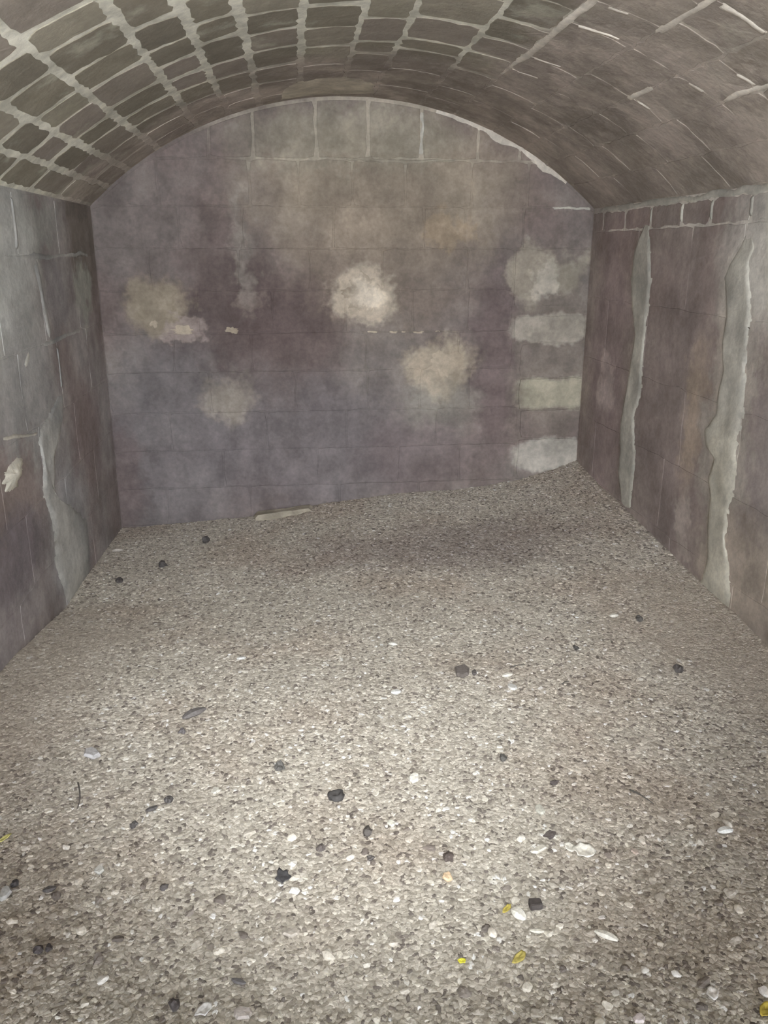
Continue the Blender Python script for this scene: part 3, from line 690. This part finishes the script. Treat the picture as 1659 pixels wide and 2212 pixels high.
# ------------------------------------------------------------ things lying on the gravel: kind, x, y, width, length, turn, colour, category, label
DEBRIS = [
    ('chip', 0.306, 2.057, 0.0296, 0.0444, 10, (225, 222, 212), 'chip', 'bright white rounded chip at the brightest spot of the gravel'),
    ('chip', 0.218, 1.869, 0.0211, 0.0303, 0, (222, 220, 208), 'chip', 'white round chip to the right of the dark ringed lump'),
    ('chip', -0.262, 2.046, 0.0222, 0.034, 0, (205, 202, 192), 'pebble', 'pale round pebble left of the dark ringed lump'),
    ('chip', 0.626, 1.79, 0.0293, 0.0279, -15, (225, 220, 208), 'chip', 'white chip with dark crumbs against its lower edge'),
    ('lump', 0.624, 1.775, 0.0364, 0.0276, -15, (74, 62, 56), 'crumb', 'dark brown crumbs tucked under a white chip'),
    ('chip', 0.582, 1.73, 0.0238, 0.0644, 60, (222, 217, 205), 'chip', 'white hooked chip left of the large crumpled white fragment'),
    ('scrap', 0.666, 1.729, 0.0286, 0.0422, -30, (226, 222, 212), 'fragment', 'small white flake touching the large crumpled white fragment'),
    ('scrap', 0.693, 1.709, 0.0568, 0.0531, 15, (230, 226, 216), 'fragment', 'large crumpled white fragment on the right half of the floor'),
    ('sliver', 1.097, 1.757, 0.0419, 0.0276, -20, (222, 222, 218), 'sliver', 'white oval sliver lying alone near the right edge'),
    ('chip', 0.862, 1.743, 0.0218, 0.0281, 0, (205, 196, 184), 'pebble', 'pale pebble between the crumpled white fragment and the white oval sliver'),
    ('chip', 0.828, 1.703, 0.019, 0.0251, 0, (198, 182, 172), 'pebble', 'pinkish pale pebble just below another pale pebble on the right'),
    ('chip', 0.63, 1.886, 0.028, 0.0514, 0, (205, 203, 192), 'pebble', 'translucent whitish grey square pebble above the white chip cluster'),
    ('lump', 0.346, 1.721, 0.0281, 0.0401, 20, (78, 62, 54), 'lump', 'dark brown rounded lump left of the white chip cluster'),
    ('cube', 0.521, 1.547, 0.0326, 0.0357, 0, (62, 52, 48), 'stone', 'dark brown blocky stone with flat top beside white slivers'),
    ('sliver', 0.474, 1.52, 0.0407, 0.0347, 40, (226, 222, 212), 'sliver', 'broad white sliver just below the dark blocky stone'),
    ('sliver', 0.404, 1.477, 0.0272, 0.0241, 60, (222, 214, 202), 'sliver', 'short white sliver left of the broad white sliver'),
    ('sliver', 0.505, 1.477, 0.0315, 0.0138, 10, (222, 218, 206), 'sliver', 'thin curved white sliver right of the broad white one'),
    ('chip', 0.562, 1.485, 0.019, 0.014, 0, (222, 216, 204), 'chip', 'small white chip between thin curved sliver and long white splinter'),
    ('sliver', 0.656, 1.444, 0.0521, 0.023, 50, (228, 224, 214), 'splinter', 'long white splinter pointing down to the right, low on the floor'),
    ('chip', 0.627, 1.475, 0.0095, 0.0109, 0, (222, 218, 206), 'chip', 'tiny white chip just left of the long white splinter'),
    ('scrap', 0.452, 1.543, 0.0152, 0.0288, 70, (196, 180, 84), 'scrap', 'dull yellow scrap touching the broad white sliver'),
    ('scrap', 0.318, 1.405, 0.018, 0.0126, 0, (238, 226, 60), 'scrap', 'bright lemon yellow scrap on the lower middle of the floor'),
    ('scrap', 0.445, 1.404, 0.0182, 0.0399, 80, (190, 176, 96), 'scrap', 'olive yellow translucent scrap right of the lemon yellow one'),
    ('scrap', 0.908, 1.225, 0.0207, 0.0406, 70, (196, 176, 62), 'scrap', 'yellow scrap cut by the right edge of the photo'),
    ('chip', 0.332, 1.658, 0.025, 0.0312, 0, (216, 190, 158), 'pebble', 'cream orange pebble under the dark brown rounded lump'),
    ('scrap', 0.822, 1.276, 0.0231, 0.0359, 50, (232, 228, 224), 'flake', 'white angular flake near the bottom right corner'),
    ('chip', 0.782, 1.265, 0.0134, 0.0136, 0, (226, 220, 214), 'chip', 'small white chip left of the white angular flake'),
    ('chip', 0.932, 1.27, 0.0213, 0.0311, 0, (230, 226, 224), 'chip', 'white square chip at the right edge above the yellow scrap'),
    ('chip', 0.646, 1.234, 0.0317, 0.023, 0, (216, 206, 204), 'stone', 'pale pinkish stone cut by the bottom edge of the photo'),
    ('lump', 0.706, 2.0, 0.0267, 0.0235, 0, (66, 54, 50), 'stone', 'dark brown flat stone above the translucent square pebble'),
    ('twig', 0.931, 1.913, 0.0183, 0.0779, 60, (66, 62, 54), 'twig', 'short dark bent twig on the right of the floor'),
    ('twig', -0.639, 2.047, 0.0077, 0.1194, 85, (84, 76, 70), 'twig', 'dark straight twig near the left edge of the floor'),
    ('ring', 0.08, 1.989, 0.0362, 0.0482, 20, (52, 48, 46), 'lump', 'dark ringed lump casting a small shadow in the middle'),
    ('lump', 0.152, 1.832, 0.0268, 0.0391, 0, (70, 62, 56), 'lump', 'dark round lump below right of the dark ringed lump'),
    ('leaf', -0.069, 1.691, 0.0384, 0.0587, 10, (66, 64, 68), 'leaf', 'dark grey star shaped leaf fragment beside a bright white chip'),
    ('chip', -0.04, 1.646, 0.0288, 0.0217, 0, (232, 230, 226), 'chip', 'bright white chip below the star shaped leaf fragment'),
    ('lump', -0.709, 1.727, 0.0178, 0.0326, 0, (50, 44, 44), 'lump', 'black lump at the far left edge of the floor'),
    ('chip', -0.721, 1.697, 0.0285, 0.046, 0, (178, 176, 172), 'stone', 'pale grey stone beneath the black lump at left edge'),
    ('chip', -0.517, 1.755, 0.025, 0.031, -30, (196, 194, 188), 'pebble', 'pale oval pebble right of the black lump at left edge'),
    ('lump', -0.596, 1.518, 0.0242, 0.0242, 0, (58, 48, 48), 'lump', 'dark lumpy clod, left one of a touching pair'),
    ('lump', -0.575, 1.521, 0.0162, 0.0212, 0, (60, 50, 50), 'lump', 'dark small clod, right one of a touching pair'),
    ('scrap', -0.223, 1.341, 0.0225, 0.0383, 70, (224, 222, 220), 'flake', 'white flat flake near the bottom edge left of middle'),
    ('chip', -0.146, 1.329, 0.0506, 0.0354, 0, (186, 178, 172), 'stone', 'broad pale flat stone right of the white flat flake'),
    ('chip', -0.048, 1.521, 0.0417, 0.03, -10, (190, 182, 172), 'stone', 'pale flat stone below the star shaped leaf fragment'),
    ('lump', -0.285, 1.354, 0.0245, 0.0362, 0, (76, 66, 64), 'stone', 'dark stone left of the white flat flake'),
    ('scrap', -0.783, 1.888, 0.0119, 0.0371, 60, (206, 200, 130), 'scrap', 'pale yellow scrap at the left edge of the floor'),
    ('lump', -0.46, 1.908, 0.022, 0.0287, 0, (76, 70, 68), 'stone', 'dark grey pebble right of the straight twig, the lower one'),
    ('sliver', -0.426, 1.973, 0.0327, 0.0194, -35, (78, 72, 70), 'sliver', 'dark slanting sliver right of the straight twig'),
    ('lump', -0.384, 2.003, 0.023, 0.033, 0, (84, 78, 76), 'stone', 'dark grey round pebble just right of the dark slanting sliver'),
    ('sliver', -0.62, 1.7, 0.0287, 0.0211, 0, (82, 74, 72), 'stone', 'dark oval stone lying below the pale oval pebble'),
    ('lump', -0.351, 1.686, 0.02, 0.0206, -20, (86, 78, 76), 'stone', 'dark grey pebble midway between pale oval pebble and star leaf'),
    ('lump', 0.025, 1.777, 0.0236, 0.026, -30, (88, 76, 70), 'stone', 'brown pebble up and right of the star shaped leaf fragment'),
    ('lump', 0.151, 1.735, 0.0175, 0.0326, 60, (76, 68, 64), 'stone', 'dark tadpole shaped pebble below the dark round lump'),
    ('sliver', -0.158, 1.406, 0.0332, 0.0149, 15, (104, 98, 98), 'sliver', 'grey long sliver above the broad pale flat stone'),
    ('lump', -0.532, 4.516, 0.0496, 0.0747, 0, (56, 50, 48), 'lump', 'black lump in the gravel near the foot of back wall'),
    ('lump', -0.717, 4.15, 0.0481, 0.0741, 0, (60, 54, 52), 'lump', 'black lump between left wall and the middle of the floor'),
    ('lump', -0.899, 3.951, 0.0367, 0.0555, 0, (58, 50, 48), 'lump', 'black lump closest to the foot of the left wall'),
    ('sliver', -1.011, 4.471, 0.0564, 0.0339, -5, (186, 180, 172), 'sliver', 'pale straight sliver by the back left corner'),
    ('sliver', -0.363, 2.448, 0.0393, 0.0838, -50, (112, 106, 102), 'leaf', 'grey brown withered leaf piece left of the floor centre'),
    ('lump', -0.39, 2.347, 0.0233, 0.0252, -20, (92, 84, 84), 'crumb', 'dark crumb below the withered leaf piece'),
    ('chip', -0.64, 2.245, 0.0499, 0.0633, -20, (182, 180, 180), 'stone', 'pale bluish flat stone on the left of the floor'),
    ('lump', -0.082, 2.136, 0.0327, 0.0387, 0, (104, 100, 94), 'stone', 'grey pebble above left of the dark ringed lump'),
    ('chip', 0.563, 2.655, 0.0602, 0.085, 0, (112, 102, 94), 'stone', 'flat brown stone right of the floor centre'),
    ('lump', 0.605, 2.638, 0.0217, 0.0387, 0, (74, 66, 62), 'crumb', 'dark crumb touching the flat brown stone'),
    ('lump', 1.037, 2.801, 0.0231, 0.0508, 0, (62, 58, 54), 'lump', 'small dark ball on the right half of the far floor'),
    ('lump', 1.349, 2.59, 0.0336, 0.0444, 10, (70, 62, 58), 'lump', 'dark lump on the right, below the foot of lime run'),
    ('lump', 1.373, 3.011, 0.0305, 0.0461, 0, (72, 66, 60), 'lump', 'dark lump in the far gravel left of the lime run'),
    ('sliver', 1.282, 3.057, 0.0385, 0.0296, 0, (214, 210, 200), 'sliver', 'white sliver in the far gravel near a dark lump'),
    ('sliver', 0.718, 2.606, 0.0397, 0.0244, 0, (216, 212, 202), 'sliver', 'white thin sliver right of the flat brown stone'),
    ('chip', 0.718, 2.535, 0.0356, 0.0502, -15, (208, 206, 202), 'chip', 'bluish white chip under the white thin sliver'),
    ('chip', 0.59, 2.194, 0.0229, 0.0238, 0, (222, 218, 208), 'chip', 'white oblong chip above a dark twin pebble'),
    ('lump', 0.587, 2.129, 0.0252, 0.043, -30, (82, 78, 72), 'stone', 'dark twin pebble below the white oblong chip'),
    ('sliver', 0.343, 2.912, 0.0359, 0.0237, 10, (212, 210, 202), 'sliver', 'white sliver at the middle of the floor, farthest one'),
    ('sliver', 0.308, 2.524, 0.0349, 0.0288, 0, (212, 212, 208), 'sliver', 'bluish white sliver left of the flat brown stone'),
    ('twig', 0.773, 2.67, 0.0643, 0.0255, -15, (78, 72, 64), 'twig', 'thin dark twig lying right of the flat brown stone'),
    ('twig', 0.915, 2.546, 0.036, 0.0275, -25, (78, 72, 64), 'twig', 'short dark twig right of the bluish white chip'),
    ('chip', -0.235, 2.87, 0.0383, 0.0268, 0, (206, 206, 202), 'chip', 'bluish white flat chip left of the farthest white sliver'),
]

MATS = {}
def plain(rgb):
    if rgb not in MATS:
        t = NT('debris_%d_%d_%d' % rgb, 0.7)
        p = t.pos()
        col = t.mul(C3(tuple(v + max(0, 110 - v) * 0.42 for v in rgb), 1.12), t.map(t.noise(p, 130, 4), 0.3, 0.7, 0.82, 1.1))
        t.bump(t.noise(p, 220, 3), 0.3, 0.002)
        MATS[rgb] = t.finish(col)
    return MATS[rgb]

def make_chip(i, w, l):
    """flat broken chip: uneven polygon, sloping sides, slightly tilted top"""
    rr = random.Random(i); n = rr.randint(7, 10); th = min(w, l) * rr.uniform(0.22, 0.34)
    an = sorted(2 * math.pi * (a + rr.uniform(-.3, .3)) / n for a in range(n))
    q = [rr.uniform(0.75, 1.12) for _ in range(n)]
    tx, ty = rr.uniform(-.15, .15), rr.uniform(-.15, .15); V, F = [], []
    for f, z in ((0.9, -th / 2), (1.0, 0.0), (0.78, th / 2)):
        for a in range(n):
            x, y = math.cos(an[a]) * q[a] * f * w / 2, math.sin(an[a]) * q[a] * f * l / 2
            V.append((x, y, z + x * tx + y * ty + rr.gauss(0, th * .06)))
    V.append((0, 0, th * .55))
    for k in range(2):
        for a in range(n):
            c = (a + 1) % n; F.append((k * n + a, k * n + c, (k + 1) * n + c, (k + 1) * n + a))
    for a in range(n): F.append((2 * n + a, 2 * n + (a + 1) % n, 3 * n))
    F.append(tuple(range(n - 1, -1, -1)))
    me = bpy.data.meshes.new('chip'); me.from_pydata(V, [], F); return me
def make_lump(i, w, l):
    bm = bmesh.new(); bmesh.ops.create_icosphere(bm, subdivisions=2, radius=1.0)
    t = min(w, l) * 0.42
    for v in bm.verts:
        q = 1 + 0.7 * noise.noise(v.co * 1.3 + Vector((i * 3.1, 0, i))) + 0.25 * noise.noise(v.co * 4 + Vector((i, i, 0)))
        v.co *= q; v.co = Vector((v.co.x * w / 2, v.co.y * l / 2, v.co.z * t))
    me = bpy.data.meshes.new('lump'); bm.to_mesh(me); bm.free(); return me
def make_ring(i, w, l):
    """crumpled lump with a hollow in its top and a tail on one side"""
    bm = bmesh.new(); bmesh.ops.create_icosphere(bm, subdivisions=3, radius=1.0)
    for v in bm.verts:
        q = 1 + 0.3 * noise.noise(v.co * 1.6 + Vector((i * 3.1, 0, i)))
        c = v.co * q
        if c.z > 0: c.z -= 1.1 * max(0, 1 - math.hypot(c.x, c.y) / 0.62)
        if c.x < -0.5 and abs(c.y) < 0.5: c.x *= 1.5; c.y -= 0.3
        v.co = Vector((c.x * w / 2, c.y * l / 2, c.z * w * 0.34))
    me = bpy.data.meshes.new('lump'); bm.to_mesh(me); bm.free(); return me
def make_cube(i, w, l):
    bm = bmesh.new(); bmesh.ops.create_cube(bm, size=1.0)
    bmesh.ops.bevel(bm, geom=list(bm.edges), offset=0.09, segments=2, affect='EDGES')
    for v in bm.verts:
        v.co *= 1 + 0.18 * noise.noise(v.co * 2 + Vector((i, 0, 0)))
        v.co = Vector((v.co.x * w, v.co.y * l * 0.8, v.co.z * w * 0.6))
    me = bpy.data.meshes.new('stone'); bm.to_mesh(me); bm.free(); return me
def make_sliver(i, w, l):
    """long pointed splinter with a keel"""
    L, W = max(w, l), min(w, l); n = 8; V, F = [], []
    for k in range(n + 1):
        t = k / n; x = (t - .5) * L; q = math.sin(math.pi * (0.06 + 0.88 * t)) ** 0.7
        b = 0.12 * L * math.sin(2.2 * t + i) - 0.05 * L
        for a in range(6):
            th = a * math.pi / 3
            V.append((x, b + math.cos(th) * W / 2 * q * (1 + random.gauss(0, .06)), math.sin(th) * W * 0.28 * q + 0.02 * L * math.sin(3 * t)))
    for k in range(n):
        for a in range(6):
            F.append((k * 6 + a, k * 6 + (a + 1) % 6, (k + 1) * 6 + (a + 1) % 6, (k + 1) * 6 + a))
    F.append(tuple(range(5, -1, -1))); F.append(tuple(n * 6 + a for a in range(6)))
    me = bpy.data.meshes.new('sliver'); me.from_pydata(V, [], F); return me
def make_scrap(i, w, l, pts=None):
    """thin torn flake, crumpled, with its own thickness"""
    n, m = 14, 4; th = 0.0022; V, F = [], []
    for s in (1, -1):
        V.append((0, 0, s * th / 2))
        for k in range(1, m + 1):
            for a in range(n):
                an = 2 * math.pi * a / n
                q = (pts(an) if pts else 1 + 0.45 * noise.noise((math.cos(an) * 1.4 + i * 4, math.sin(an) * 1.4, i)))
                x, y = w / 2 * q * k / m * math.cos(an), l / 2 * q * k / m * math.sin(an)
                z = 0.16 * min(w, l) * noise.noise((x / w * 4 + i, y / l * 4, 2.0)) + 0.1 * min(w, l) * (k / m) ** 2
                V.append((x, y, z + s * th / 2))
    o2 = 1 + n * m
    for base, flip in ((0, False), (o2, True)):
        for a in range(n):
            f = (base, base + 1 + a, base + 1 + (a + 1) % n); F.append(f[::-1] if flip else f)
            for k in range(m - 1):
                b = base + 1 + k * n; c = (a + 1) % n
                f = (b + a, b + n + a, b + n + c, b + c); F.append(f[::-1] if flip else f)
    for a in range(n):
        c = (a + 1) % n; b = 1 + (m - 1) * n
        F.append((b + a, o2 + b + a, o2 + b + c, b + c))
    me = bpy.data.meshes.new('scrap'); me.from_pydata(V, [], F); return me
def make_leaf(i, w, l):
    return make_scrap(i, w, l, lambda an: 0.86 + 0.16 * math.cos(5 * an + 0.6) + 0.1 * math.cos(2 * an + 1) + 0.08 * math.cos(3 * an))
def make_twig(i, w, l):
    L = max(w, l); rad = 0.0022; n = 10; V, F = [], []
    for k in range(n + 1):
        t = k / n; x = (t - .5) * L
        y = 0.10 * L * math.sin(2.6 * t + i) * (1 if i % 2 else .3); z = 0.003 * math.sin(4 * t)
        r = rad * (1.15 - 0.6 * t)
        for a in range(6):
            V.append((x, y + r * math.cos(a * math.pi / 3), z + r * math.sin(a * math.pi / 3)))
    for k in range(n):
        for a in range(6):
            F.append((k * 6 + a, k * 6 + (a + 1) % 6, (k + 1) * 6 + (a + 1) % 6, (k + 1) * 6 + a))
    F.append(tuple(range(5, -1, -1))); F.append(tuple(n * 6 + a for a in range(6)))
    me = bpy.data.meshes.new('twig'); me.from_pydata(V, [], F); return me
MAKE = dict(chip=make_chip, lump=make_lump, ring=make_ring, cube=make_cube, sliver=make_sliver, scrap=make_scrap, leaf=make_leaf, twig=make_twig)
NAMES = {'ring': 'lump', 'cube': 'dark_stone', 'chip': 'stone_chip', 'sliver': 'sliver', 'scrap': 'scrap', 'leaf': 'leaf_fragment', 'twig': 'twig', 'lump': 'lump'}
for i, (typ, x, y, w, l, ang, rgb, cat, label) in enumerate(DEBRIS):
    if typ in ('lump', 'cube'): w, l = w * 0.9, min(l * 0.8, w * 1.15)
    me = MAKE[typ](i, w, l); me.materials.append(plain(rgb))
    if typ in ('ring', 'scrap', 'leaf', 'twig'):
        me.polygons.foreach_set('use_smooth', [True] * len(me.polygons))
    o = bpy.data.objects.new(NAMES[typ], me)
    zmin = min(v.co.z for v in me.vertices); zmax = max(v.co.z for v in me.vertices)
    o.location = (x, y, zf(x, y) + 0.0035 - zmin * 0.75 if typ not in ('scrap', 'leaf', 'twig', 'sliver') else zf(x, y) + 0.006 - zmin)
    o.rotation_euler = (0, 0, R_(-ang) if typ not in ('scrap',) else R_(-ang * 0.6))
    tag(o, label, cat); link(o)

# pale slab lying against the foot of the back wall
pts = outline(-0.28, 0.08, 0.0, 0.09, 18, 0.006, 0.02)
slab = block('stone_slab', pts, lambda u, v, h: (u, 4.985 - v, -0.075 + (u + .28) * .11 + h * 1.6), m_cement, None, 0.026, 0.01)
tag(slab, 'pale flat slab lying along the foot of the back wall', 'slab')
